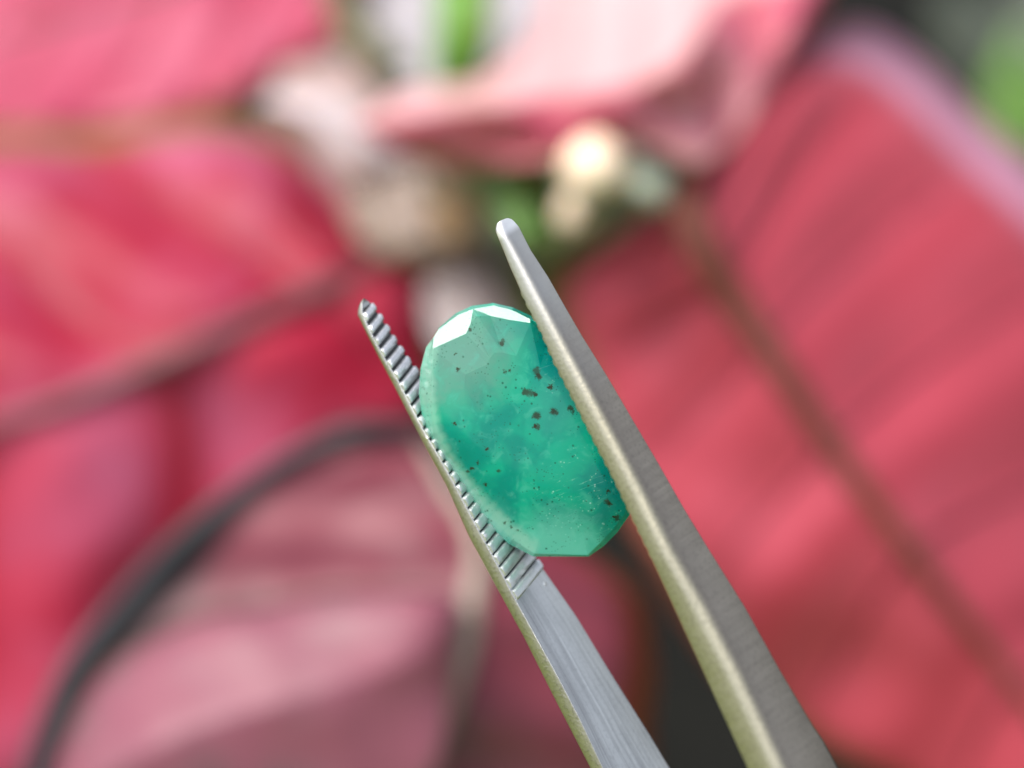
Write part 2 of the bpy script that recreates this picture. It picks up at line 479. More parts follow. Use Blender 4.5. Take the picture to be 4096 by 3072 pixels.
tube('margin', [Q(x, y, d - .15) for (x, y, d) in ((925, 935, 16.6), (860, 925, 16.6), (745, 938, 16.6), (568, 1020, 16.6), (410, 1152, 16.6), (262, 1300, 16.6), (145, 1465, 16.5), (66, 1680, 16.4), (40, 1950, 16.2))],
     [.03, .05, .08, .045, .07, .05, .075, .06, .08], M_DARKM, c1, n=60)['label'] = 'dark rolled margin on the left'
tube('margin', [Q(x, y, d - .1) for (x, y, d) in ((925, 940, 16.6), (965, 1010, 16.6), (1050, 1095, 16.6), (1140, 1150, 16.6))],
     [.03, .06, .05, .03], M_DARKM, c1, n=24)
leaf([((990, 1285, 15.6), (996, 1315, 15.6), (985, 1345, 15.6)),
      ((900, 1266, 15.5), (900, 1420, 15.3), (975, 1500, 15.5)),
      ((650, 1280, 15.6), (680, 1500, 15.2), (930, 1700, 15.4)),
      ((420, 1330, 15.7), (420, 1580, 15.2), (650, 1850, 15.4)),
      ((240, 1425, 15.8), (210, 1690, 15.2), (330, 1950, 15.4)),
      ((135, 1600, 15.8), (110, 1790, 15.4), (150, 1980, 15.4)),
      ((60, 1880, 15.6), (60, 1900, 15.6), (80, 1950, 15.6))],
     M_C2, plant, M_RIBG, label='dusty pink mottled leaf lying over the mauve one', puff=0.02, wavy=.015, nveins=5, slope=1.6, curl=(0.3, 0), seed=5, veins=False, tuberib=False, rib=(0.03, 0.03), thick=0.05)
# folded pale leaf at the top: sunlit paleness painted on the upper face, rose under face
leaf([((768, 262, 16.6), (774, 274, 16.5), (790, 288, 16.6)),
      ((870, 200, 17.6), (915, 246, 16.5), (905, 345, 16.7)),
      ((1050, 165, 18.6), (1100, 222, 16.4), (1050, 362, 16.5)),
      ((1170, 40, 20.2), (1250, 205, 16.4), (1200, 335, 16.4)),
      ((1230, -140, 21.8), (1400, 180, 16.4), (1330, 306, 16.4)),
      ((1400, -260, 22.4), (1500, 95, 16.8), (1440, 325, 16.4)),
      ((1520, -300, 22.6), (1560, 0, 17.4), (1525, 350, 16.6)),
      ((1650, -260, 22.0), (1690, -30, 17.8), (1625, 235, 17.0)),
      ((1800, -240, 21), (1800, -80, 18), (1725, 85, 17.8)),
      ((1880, -220, 20), (1880, -200, 19), (1850, -120, 19))],
     M_D, plant, None, label='pale pink leaf folded over at the top centre, sunlit above', puff=0.12, nveins=7, slope=2.4, veins=False, seed=6, wavy=.12)

leaf([((545, 240, 18.6), (575, 215, 18.2), (600, 198, 18.6)),
      ((640, 322, 18.6), (690, 265, 18.0), (770, 225, 18.6)),
      ((730, 430, 18.6), (790, 370, 17.9), (870, 320, 18.6)),
      ((785, 475, 18.6), (830, 430, 18.2), (900, 370, 18.6)),
      ((850, 480, 18.4), (870, 460, 18.2), (900, 440, 18.4))],
     M_PALE, plant, None, label='narrow pale lilac leaf between the red leaves', puff=0.03, nveins=4, veins=False, seed=8)
leaf([((730, -160, 23.5), (900, -160, 23.5), (1230, -160, 23.5)),
      ((735, 0, 21.6), (900, 0, 21.4), (1230, 0, 21.8)),
      ((770, 100, 20.4), (920, 100, 20.2), (1120, 100, 20.6)),
      ((850, 170, 19.8), (950, 170, 19.6), (1060, 150, 19.8)),
      ((940, 215, 19.6), (970, 215, 19.4), (1000, 205, 19.6))],
     M_GREY, plant, None, label='pale grey leaf behind the stems at the top', puff=0.1, nveins=4, veins=False, seed=9, wavy=.2)
leaf([((840, 380, 27), (1050, 340, 26.5), (1330, 330, 27)),
      ((820, 500, 27), (1060, 480, 26), (1330, 470, 27)),
      ((840, 620, 27), (1070, 640, 26), (1320, 640, 27)),
      ((960, 760, 27), (1090, 800, 26), (1250, 780, 27)),
      ((1080, 880, 27), (1100, 900, 26.5), (1130, 880, 27))],
     M_OLIVE, plant, None, label='olive green leaf in the heart of the plant', puff=0.1, nveins=4, veins=False, seed=10)
leaf([((1060, 330, 17.6), (1110, 320, 17.6), (1190, 330, 17.6)),
      ((1045, 390, 17.2), (1115, 390, 17), (1205, 400, 17.2)),
      ((1060, 450, 17), (1130, 455, 16.8), (1205, 470, 17)),
      ((1110, 510, 16.8), (1150, 525, 16.8), (1190, 520, 16.8))],
     M_GREEN_D, plant, None, label='small fresh green leaf beside the peach bud', puff=0.05, nveins=3, veins=False, seed=11, nv=24, nu=20)
leaf([((930, 585, 18), (990, 565, 18), (1060, 570, 18)),
      ((915, 650, 17.6), (1010, 630, 17.4), (1105, 640, 17.6)),
      ((930, 720, 17.2), (1020, 710, 17), (1110, 720, 17.2)),
      ((980, 790, 17), (1030, 800, 17), (1080, 790, 17))],
     M_GREY_D, plant, None, label='small pale grey leaf just above the gemstone', puff=0.05, nveins=3, veins=False, seed=12, nv=24, nu=20)

def bud(x, y, d, rx, ry, mat, rot=0.0, label=None):
    """egg-shaped bud with a pinched tip and a calyx cup"""
    c = Q(x, y, d)
    k = FRAME_W / 10 / 2212 * d * CM
    V, F = [], []
    n, m = 16, 20
    ax = CAM_ROT @ Vector((math.sin(rot), math.cos(rot), 0.25)).normalized()
    a = ax.cross(CAM_ROT @ Vector((0, 0, 1))).normalized(); b = ax.cross(a)
    for i in range(n + 1):
        th = math.pi * i / n
        prof = math.sin(th) * (1 + 0.18 * math.cos(th)) * (1 - 0.25 * max(0, -math.cos(th)) ** 4)
        for j in range(m):
            ph = 2 * math.pi * j / m
            lob = 1 + 0.05 * math.cos(5 * ph) * math.sin(th)
            V.append(c + ax * (-math.cos(th) * ry * k) + (a * math.cos(ph) + b * math.sin(ph)) * rx * k * prof * lob)
    for i in range(n):
        for j in range(m):
            j2 = (j + 1) % m
            F.append((i * m + j, (i + 1) * m + j, (i + 1) * m + j2, i * m + j2))
    o = build('bud', V, F, mat, plant, smooth=True)
    if label: o['label'] = label
    tube('bud_stalk', [c - ax * ry * k * 0.9, c - ax * ry * k * 1.6 - CAM_ROT @ Vector((0, 0, .004)), Q(1120, 600, 24)],
         [rx * k * 30, rx * k * 25, 0.15], M_STEM, o, seg=8, n=14)
    return o
leaf([((900, 60, 21.5), (880, 40, 21.5), (840, 30, 21.6)),
      ((930, 150, 21), (850, 130, 20.8), (760, 60, 21.2)),
      ((920, 240, 20.4), (800, 230, 20.0), (640, 120, 20.6)),
      ((880, 340, 19.8), (760, 330, 19.4), (600, 220, 20.0)),
      ((830, 420, 19.2), (790, 420, 19.0), (740, 390, 19.2))],
     M_BUFF, plant, None, label='buff pink leaf behind the lilac one', puff=0.05, nveins=4, veins=False, seed=23, nv=30, nu=24)
bud(1283, 352, 16.1, 72, 66, M_PEACH, 0.2, 'bright peach bud under the folded leaf')
bud(1243, 450, 16.4, 42, 55, M_BEIGE, 0.4, 'beige bud below the peach one')
bud(1405, 400, 16.6, 50, 44, M_MINT, 0.9, 'pale green bud beside the stalk of the right leaf')
bud(1345, 360, 21.5, 34, 34, M_MINT, -0.2)
bud(965, 400, 17.2, 46, 26, M_BEIGE, 1.2, 'small cream bud left of the green leaf')
leaf([((735, 425, 18.3), (815, 395, 18.0), (905, 345, 18.2)),
      ((760, 500, 18.1), (865, 475, 17.8), (975, 425, 18.0)),
      ((815, 560, 18.0), (920, 535, 17.7), (1025, 500, 17.9)),
      ((930, 590, 18.0), (990, 580, 17.8), (1060, 560, 18.0))],
     M_TAUPE, plant, None, label='taupe bract continuing below the lilac leaf', puff=0.06, nveins=3, veins=False, seed=21, nv=24, nu=20)
leaf([((930, 420, 17.3), (960, 410, 17.2), (1020, 400, 17.3)),
      ((925, 470, 17.3), (975, 460, 17.1), (1040, 450, 17.3)),
      ((950, 520, 17.3), (985, 530, 17.2), (1030, 510, 17.3))],
     M_TAN, plant, None, label='tan bract below the cream bud', puff=0.05, nveins=3, veins=False, seed=22, nv=20, nu=16)

tube('stem', [Q(1000, -160, 19), Q(1003, -20, 19), Q(1002, 80, 19), Q(990, 180, 19.6), Q(1010, 420, 24)], [.2, .22, .22, .2, .18], M_GREEN, plant)['label'] = 'upright green stem at the top'
tube('stem', [Q(720, -60, 20), Q(755, 50, 20), Q(810, 120, 20), Q(890, 205, 20.5), Q(1000, 420, 24)], [.14, .14, .16, .16, .16], M_STEM, plant)
tube('stem', [Q(900, 548, 19), Q(1000, 560, 21), Q(1120, 600, 24), Q(1140, 900, 26), Q(1150, 1300, 30)], [.13, .25, .35, .4, .45], M_OLIVE, plant)
tube('stem', [Q(1470, 400, 18.7), Q(1400, 470, 20.5), Q(1250, 560, 22), Q(1120, 600, 24)], [.17, .2, .24, .3], M_OLIVE, plant)
tube('stem', [Q(1395, 420, 20), Q(1418, 500, 18.4), Q(1428, 600, 18.3)], [.18, .2, .08], M_OLIVE, plant)
tube('stem', [Q(1150, 1300, 30), Vector((P(2100, 2300, 36).x, P(2100, 2300, 36).y, 0.12)), Vector((plant.location.x, plant.location.y, -0.01))], [.45, .6, .8], M_STEM, plant)

garden = empty('green_plant', Vector((Q(2150, 150, 60).x, Q(2150, 150, 60).y, 0)))
tag(garden, 'blurred green plant behind the red leaves at the upper right', 'plant')
def simple_leaf(x, y, d, w, h, rot, mat, label=None):
    pts = []
    c, s = math.cos(rot), math.sin(rot)
    for k in range(6):
        f = k / 5
        ww = w * math.sin(math.pi * min(.98, f * 0.9 + 0.05)) ** 0.8
        def at(px, py, dd): return (x + px * c - py * s, y + px * s + py * c, d + dd)
        yy = lerp(-h, h, f)
        pts.append((at(-ww, yy, .6), at(0, yy, 0), at(ww, yy, .6)))
    return leaf(pts, mat, garden, None, label=label, puff=.1, nveins=5, veins=False, nv=24, nu=16, seed=x * .01)
M_GREEN2 = plain_plant('sunlit_green', (0.10, 0.24, 0.03), (0.16, 0.30, 0.05))
M_SAGE = plain_plant('sage_green', (0.06, 0.075, 0.055), (0.09, 0.10, 0.08))
simple_leaf(2215, 240, 52, 70, 170, 0.1, M_GREEN2, 'bright green upright leaf')
simple_leaf(2120, 90, 58, 80, 150, -0.4, M_SAGE)
simple_leaf(2330, 60, 58, 120, 220, 0.5, M_SAGE)
for (x, y) in ((2200, 380), (2110, 280), (2330, 260)):
    tube('stem', [Q(x, y, 56), Vector((lerp(Q(x, y, 56).x, garden.location.x, .7), Q(x, y, 56).y + .05, .1)), garden.location], [.3, .35, .4], M_SAGE, garden, seg=8)

# ------------------------------------------------------------------ tweezers
tw = empty('tweezers', P(2450, 2500, 10))
tag(tw, 'open steel gem tweezers with serrated jaws gripping the green stone', 'tweezers')
PX = FRAME_W / 10.0 / 4096.0          # cm on screen per pixel and cm of distance

LA = [(1448, 1197), (1430, 1224), (1425, 1262), (1508, 1427), (1617, 1638), (1701, 1801), (1780, 1946), (1871, 2151), (1980, 2352), (2090, 2552), (2205, 2782), (2354, 3072)]
LB = [(1454, 1194), (1446, 1216), (1449, 1252), (1481, 1329), (1536, 1432), (1595, 1530), (1647, 1634), (1704, 1742), (1757, 1831), (1812, 1929), (1866, 2032), (1920, 2135), (1974, 2232), (2059, 2395), (2124, 2511), (2239, 2721), (2320, 2877), (2412, 3072)]
LC = [(1464, 1191), (1477, 1203), (1492, 1222), (1517, 1258), (1563, 1329), (1617, 1412), (1677, 1497), (1760, 1625), (1900, 1850), (2040, 2070), (2142, 2225), (2178, 2280), (2307, 2464), (2442, 2687), (2578, 2904), (2686, 3072)]
RA = [(1970, 904), (1984, 940), (2035, 1067), (2103, 1221), (2157, 1325), (2216, 1460), (2278, 1581), (2360, 1744), (2441, 1901), (2517, 2059), (2590, 2212), (2664, 2372), (2760, 2582), (2850, 2778), (2985, 3072)]
RB = [(1993, 879), (2012, 918), (2050, 985), (2103, 1085), (2157, 1190), (2216, 1300), (2284, 1430), (2338, 1530), (2468, 1775), (2577, 1985), (2685, 2205), (2815, 2430), (2951, 2690), (3053, 2904), (3131, 3072)]
RC = [(2042, 864), (2078, 904), (2126, 999), (2194, 1103), (2261, 1221), (2329, 1338), (2430, 1500), (2522, 1657), (2631, 1842), (2739, 2032), (2829, 2180), (2985, 2430), (3120, 2674), (3256, 2904), (3371, 3072)]

def along(poly, s):
    """point where the line x*ax + y*ay = s crosses the polyline (s measured down the arm)"""
    ax, ay = AX
    f = [p[0] * ax + p[1] * ay for p in poly]
    if s <= f[0]:
        i = 0
    elif s >= f[-1]:
        i = len(poly) - 2
    else:
        i = max(k for k in range(len(poly) - 1) if f[k] <= s)
    t = (s - f[i]) / (f[i + 1] - f[i])
    t = max(t, 0.0)
    return Vector((lerp(poly[i][0], poly[i + 1][0], t), lerp(poly[i][1], poly[i + 1][1], t), 0))
AX = (0.56, 0.83)

def depth_left(y): return 10.02 - 0.00012 * (y - 1800)
def depth_right(y): return 9.64 - 0.00022 * (y - 1600)
KN, KW = 0.61, 1.15

def rounded(corners, radii, seg):
    """corners: 3-D points of a closed section; each rounded with a quadratic curve"""
    out = []
    n = len(corners)
    for i in range(n):
        p, a, b = corners[i], corners[i - 1], corners[(i + 1) % n]
        ra = min(radii[i], (a - p).length * .48); rb = min(radii[i], (b - p).length * .48)
        p0 = p + (a - p).normalized() * ra; p1 = p + (b - p).normalized() * rb
        for k in range(seg[i] + 1):
            t = k / seg[i]
            out.append((1 - t) ** 2 * p0 + 2 * t * (1 - t) * p + t * t * p1)
    return out

def arm(A, B, Cc, dfun, rB, nst=150, extra=3600):
    ax, ay = AX
    s0 = B[0][0] * ax + B[0][1] * ay
    s1 = B[-1][0] * ax + B[-1][1] * ay - 6
    st = [lerp(s0, s1, (k / nst) ** 1.15) for k in range(nst + 1)]
    frames = []
    for s in st:
        a, b, c = along(A, s), along(B, s), along(Cc, s)
        db = dfun(b.y)
        a3 = P(a.x, a.y, db + KN * (b - a).length * PX * 10)
        b3 = P(b.x, b.y, db)
        c3 = P(c.x, c.y, db + KW * (c - b).length * PX * 10)
        d3 = a3 + (c3 - b3) * 0.98
        frames.append([a3, b3, c3, d3])
    return frames, st

arms = {}
for key, (A, B, Cc, df, rB, segB) in {'left': (LA, LB, LC, depth_left, 0.006, 3), 'right': (RA, RB, RC, depth_right, 0.05, 12)}.items():
    frames, st = arm(A, B, Cc, df, rB)
    # go on past the frame towards the hand, where the two arms meet in the heel
    f1, f0 = frames[-1], frames[-20]
    step = [(f1[i] - f0[i]) / 19 for i in range(4)]
    tdir = sum(step, Vector()) / 4
    for k in range(1, 60):
        frames.append([f1[i] + tdir * k * 1.5 + (step[i] - tdir) * k * 0.3 for i in range(4)])
    arms[key] = (frames, st, rB, segB)
# bring the far ends together
endL = sum(arms['left'][0][-1], Vector()) / 4
endR = sum(arms['right'][0][-1], Vector()) / 4
meet = (endL + endR) / 2
for key, e in (('left', endL), ('right', endR)):
    fr = arms[key][0]
    for k in range(59):
        w = ((k + 1) / 59) ** 2
        off = (meet - e) * w * 0.86
        fr[-59 + k] = [p + off for p in fr[-59 + k]]

arm_objs = {}
s_left = (1448 * AX[0] + 1230 * AX[1], 2030 * AX[0] + 2335 * AX[1])
for key, (frames, st, rB, segB) in arms.items():
    V, F, U = [], [], []
    ns = None
    acc = 0.0
    for k, fr in enumerate(frames):
        a, b, c, d = fr
        if k: acc += (fr[1] - frames[k - 1][1]).length / CM
        sd_ = (st[k] - st[0]) / (34.0 if key == 'left' else 30.0) if k < len(st) else 1.0
        sd_ = min(1.0, sd_)
        sh = 0.42 + 0.58 * (math.sqrt(1 - (1 - sd_) ** 2) if key == 'left' else sd_ ** 0.8)
        cen = (a + b + c + d) / 4
        q = [cen + (p - cen) * sh for p in (a, b, c, d)]
        if key == 'left':
            rr = [0.018 * CM, rB * CM, 0.006 * CM, 0.012 * CM]
            sec = rounded(q, rr, [3, segB, 2, 2])
        else:
            g = (q[1] - q[0]).length
            rr = [0.012 * CM, 0.065 * CM * min(1, 0.5 + acc / 3), 0.010 * CM, 0.02 * CM]
            sec = rounded(q, rr, [3, segB, 2, 2])
        ns = len(sec)
        for i, p in enumerate(sec):
            V.append(p); U.append((i / ns, acc / 4.0))
    for k in range(len(frames) - 1):
        for i in range(ns):
            i2 = (i + 1) % ns
            F.append((k * ns + i, (k + 1) * ns + i, (k + 1) * ns + i2, k * ns + i2))
    F.append(tuple(range(ns)))
    F.append(tuple((len(frames) - 1) * ns + i for i in range(ns))[::-1])
    o = build('arm', V, F, M_STEEL, tw, smooth=True, uvs=U)
    me = o.data
    for m_ in (M_EDGE, M_PATINA, M_GROOVE_SHADE): me.materials.append(m_)
    # section order: corner A, corner B, corner C, corner D; the sides lie between their curves
    iA = 4; iB = iA + segB + 1; iC = iB + 3
    for k in range(len(frames) - 1):
        for i in range(ns):
            pl = me.polygons[k * ns + i]
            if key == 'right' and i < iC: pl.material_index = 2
            elif i < iA + segB * 0.6 - 1: pl.material_index = 1
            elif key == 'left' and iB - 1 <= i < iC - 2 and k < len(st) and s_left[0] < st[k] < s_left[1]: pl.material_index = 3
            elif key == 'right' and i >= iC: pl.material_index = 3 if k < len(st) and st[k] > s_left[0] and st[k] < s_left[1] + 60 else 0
    bm = bmesh.new(); bm.from_mesh(me)
    bmesh.ops.recalc_face_normals(bm, faces=bm.faces)
    bm.to_mesh(me); bm.free()
    # crisp arrises stay crisp
    for e in me.edges: pass
    me.set_sharp_from_angle(angle=R(28))
    o['label'] = 'left arm showing its serrated inner face' if key == 'left' else 'right arm seen from its smooth outer side'
    arm_objs[key] = o
V = []
hl = arms['left'][0][-1]; hr = arms['right'][0][-1]
allp = hl + hr
cen = sum(allp, Vector()) / 8
tdir = (arms['left'][0][-1][1] - arms['left'][0][-2][1]).normalized()
V = [p + (p - cen) * .12 - tdir * .004 for p in (hl[0], hl[3], hr[2], hr[1])] + [p + (p - cen) * .12 + tdir * .02 for p in (hl[0], hl[3], hr[2], hr[1])]
build('heel', V, [(0, 1, 2, 3), (7, 6, 5, 4), (0, 4, 5, 1), (1, 5, 6, 2), (2, 6, 7, 3), (3, 7, 4, 0)], M_STEEL, tw)

# teeth: wear-rounded bars across the inner faces
def tooth(p0, p1, axis, nrm, pitch, parent, seed, fill=0.84, h=0.34, mat=None):
    """bar from p0 to p1 lying on the face, bulging along nrm; pitch = spacing (m)"""
    V, F, U = [], [], []
    n, m = 16, 9
    fill *= 1 + 0.10 * noise.noise(Vector((seed * 7.7, 1, 4)))
    for i in range(n + 1):
        f = i / n
        c = lerp(p0, p1, f)
        wob = 1 + 0.16 * noise.noise(Vector((f * 4, seed * 3.1, 0)))
        sh = 0.0 if i in (0, n) else 1.0
        for j in range(m):
            t = j / (m - 1)
            x = (t - 0.5) * fill * pitch
            hgt = (max(0.0, math.sin(math.pi * t)) ** 0.28) * pitch * h * wob
            hgt *= 0.75 if i in (0, n) else 1.0
            x *= 0.95 if i in (0, n) else 1.0
            jag = noise.noise(Vector((f * 14, t * 5, seed * 1.3))) * pitch * 0.07
            V.append(c + axis * x + nrm * (hgt + jag * (hgt > 1e-6) - pitch * 0.06)); U.append((t, f * .3 + seed * .37))
    for i in range(n):
        for j in range(m - 1):
            a = i * m + j
            F.append((a, a + 1, a + m + 1, a + m))
    F.append(tuple(range(m))[::-1]); F.append(tuple(n * m + j for j in range(m)))
    for i in range(n):   # underside
        F.append((i * m, (i + 1) * m, (i + 1) * m + m - 1, i * m + m - 1))
    o = build('tooth', V, F, mat or M_TOOTH, parent, smooth=True, uvs=U)
    bm = bmesh.new(); bm.from_mesh(o.data); bmesh.ops.recalc_face_normals(bm, faces=bm.faces); bm.to_mesh(o.data); bm.free()
    o.data.set_sharp_from_angle(angle=R(50))
    return o

def frame_at(key, s):
    frames, st, _, _ = arms[key]
    k = max(i for i in range(len(st)) if st[i] <= s)
    k = min(k, len(st) - 2)
    f = (s - st[k]) / (st[k + 1] - st[k])
    return [lerp(frames[k][i], frames[k + 1][i], f) for i in range(4)], [(frames[k + 1][i] - frames[k][i]) for i in range(4)]

s_a = 1448 * AX[0] + 1238 * AX[1]
s_b = 2059 * AX[0] + 2385 * AX[1]
NT_L = 25
pitch_s = (s_b - s_a) / NT_L
for k in range(NT_L):
    s = s_a + (k + 0.5) * pitch_s
    q, dq = frame_at('left', s)
    axis = (dq[1] + dq[2]).normalized()
    w = (q[2] - q[1]).normalized()
    nrm = axis.cross(w).normalized()
    if nrm.dot(q[1] - q[0]) < 0: nrm = -nrm
    qa, _ = frame_at('left', s + pitch_s)
    pitch = (qa[1] - q[1]).length
    skew = axis * (q[2] - q[1]).length * 0.10
    tooth(lerp(q[1], q[2], 0.015) + skew, lerp(q[1], q[2], 0.985) - skew, axis, nrm, pitch, arm_objs['left'], k, fill=lerp(0.70, 0.93, min(1, k / 15)))
s_a = 2075 * AX[0] + 1160 * AX[1]
TEETH_R = s_a
s_b = 2600 * AX[0] + 2250 * AX[1]
NT_R = 24
pitch_s = (s_b - s_a) / NT_R
for k in range(NT_R):
    s = s_a + (k + 0.5) * pitch_s
    q, dq = frame_at('right', s)
    axis = (dq[0] + dq[3]).normalized()
    w = (q[3] - q[0]).normalized()
    nrm = axis.cross(w).normalized()
    if nrm.dot(q[0] - q[1]) < 0: nrm = -nrm
    qa, _ = frame_at('right', s + pitch_s)
    pitch = (qa[0] - q[0]).length
    tooth(lerp(q[0], q[3], 0.03) , lerp(q[0], q[3], 0.98), axis, nrm, pitch * .8, arm_objs['right'], 40 + k, h=0.16, mat=M_EDGE)

# ------------------------------------------------------------------ gemstone
GC = (2080, 1720)                     # centre in the photo
def gem_depth(x, y):
    """distance of the stone's girdle plane: its right side comes towards the camera"""
    return 10.03 - 0.10 * (x - 0.5 * (y - 1720) - 1700) / 780.0

OUT = [(1975, 1212), (1888, 1223), (1823, 1253), (1753, 1313), (1704, 1389), (1681, 1480), (1676, 1575), (1687, 1655), (1711, 1738), (1757, 1822),
       (1834, 1940), (1925, 2072), (2034, 2174), (2132, 2226), (2354, 2227), (2414, 2185), (2468, 2131), (2519, 2060), (2548, 1960),
       (2540, 1840), (2484, 1700), (2412, 1560), (2344, 1440), (2275, 1350), (2200, 1300), (2121, 1262), (2051, 1229)]
# first crown ring (edge of the girdle facets), and where the front face starts; both follow the outline
R1 = [(1975, 1222), (1893, 1236), (1832, 1260), (1754, 1318), (1735, 1352), (1701, 1480), (1697, 1573), (1707, 1652), (1728, 1732), (1772, 1812),
      (1850, 1922), (1942, 2046), (2048, 2156), (2137, 2214), (2350, 2220), (2400, 2172), (2452, 2118), (2502, 2050), (2534, 1955),
      (2524, 1842), (2468, 1706), (2396, 1572), (2330, 1455), (2262, 1366), (2196, 1318), (2120, 1278), (2050, 1242)]
R2 = [(1960, 1262), (1908, 1262), (1880, 1298), (1864, 1334), (1731, 1394), (1728, 1480), (1728, 1573), (1736, 1652), (1752, 1728), (1796, 1806),
      (1886, 1900), (1990, 2000), (2090, 2080), (2170, 2120), (2330, 2110), (2375, 2090), (2420, 2060), (2465, 2010), (2500, 1930),
      (2490, 1835), (2440, 1720), (2370, 1600), (2308, 1495), (2242, 1405), (2188, 1355), (2121, 1292), (2042, 1280)]
N = len(OUT)
def to_local(p, ox=0): return p
kpx = PX * 9.9 * CM                  # metres per photo pixel at the stone
def L(x, y, d):
    """photo position, distance -> the stone's own axes (x right, y up, z to the camera)"""
    k = PX * d * CM
    return Vector(((x - 2048) * k, (1536 - y) * k, -d * CM))
gcen = L(GC[0], GC[1], gem_depth(*GC))
V, F = [], []
def ring(pts, dz):
    s = len(V)
    for i, (x, y) in enumerate(pts):
        z = dz[i] if isinstance(dz, list) else dz
        V.append(L(x, y, gem_depth(x, y) + z) - gcen)
    return s
def scaled(pts, f, cx=None, cy=None):
    cx = cx or GC[0] + 30; cy = cy or GC[1]
    return [(cx + (x - cx) * f, cy + (y - cy) * f) for x, y in pts]
r_g2 = ring(OUT, 0.045)               # lower girdle
r_g = ring(OUT, 0.015)
r_1 = ring(R1, -0.005)
r_2 = ring(R2, [-0.036 if 11 <= i <= 17 else -0.05 for i in range(N)])
R3 = scaled(R2, 0.66, 2110, 1700)
r_3 = ring(R3, -0.085)
R4 = scaled(R2, 0.30, 2115, 1700)
r_4 = ring(R4, -0.095)
b_1 = ring(scaled(OUT, 0.76), 0.13)
b_2 = ring(scaled(OUT, 0.42), 0.21)
def band(a, b, tri=False):
    for i in range(N):
        j = (i + 1) % N
        if tri:
            if i % 2: F.extend([(a + i, a + j, b + j), (a + i, b + j, b + i)])
            else: F.extend([(a + i, a + j, b + i), (a + j, b + j, b + i)])
        else: F.append((a + i, a + j, b + j, b + i))
band(r_g2, r_g); band(r_g, r_1); band(r_1, r_2, True); band(r_2, r_3, True); band(r_3, r_4, True)
F.append(tuple(r_4 + i for i in range(N)))
band(b_1, r_g2, True); band(b_2, b_1, True)
F.append(tuple(b_2 + i for i in range(N))[::-1])
# two groups of polished end facets, each one flat plane
HALF = (SUN_CAM + Vector((0, 0, 1))).normalized()
FLAT = []
def plane(idx, ref, n):
    p0 = V[ref].copy()
    for i in idx:
        d = V[i] - p0
        V[i].z = p0.z - (n.x * d.x + n.y * d.y) / n.z
    FLAT.append(set(idx) | {ref})
plane([r_1 + 1, r_1 + 2, r_1 + 3, r_1 + 4, r_2 + 2, r_2 + 4], r_2 + 3, (HALF + Vector((-.075, -.03, 0))).normalized())
plane([r_1 + 26, r_1 + 25, r_1 + 0, r_2 + 25, r_1 + 24, r_2 + 0], r_2 + 26, (HALF + Vector((.03, .03, 0))).normalized())
# the front is shaded as broad soft facets: merge rows into few planes
me = bpy.data.meshes.new('gemstone')
me.from_pydata(V, [], F); me.update()
gem = bpy.data.objects.new('gemstone', me)
COL.objects.link(gem)
gem.matrix_world = Matrix.Translation(CAM_LOC + CAM_ROT @ gcen) @ CAM_ROT.to_4x4()
bm = bmesh.new(); bm.from_mesh(me)
bmesh.ops.recalc_face_normals(bm, faces=bm.faces)
bm.to_mesh(me); bm.free()
me.set_sharp_from_angle(angle=R(6))
for e_ in me.edges:      # the lower front has been polished round: only its steep joins stay crisp
    y_ = [me.vertices[v].co.y for v in e_.vertices]
    if max(y_) < 160 * kpx and all(v not in range(r_g2, r_2) for v in e_.vertices):
        e_.use_edge_sharp = False
for p in me.polygons:
    p.use_smooth = not any(set(p.vertices) <= f for f in FLAT)
    if not p.use_smooth:
        for e_ in p.edge_keys:
            me.edges[me.edge_keys.index(e_)].use_edge_sharp = True
tag(gem, 'translucent milky green faceted oval emerald with dark specks held in the tweezers', 'gemstone')

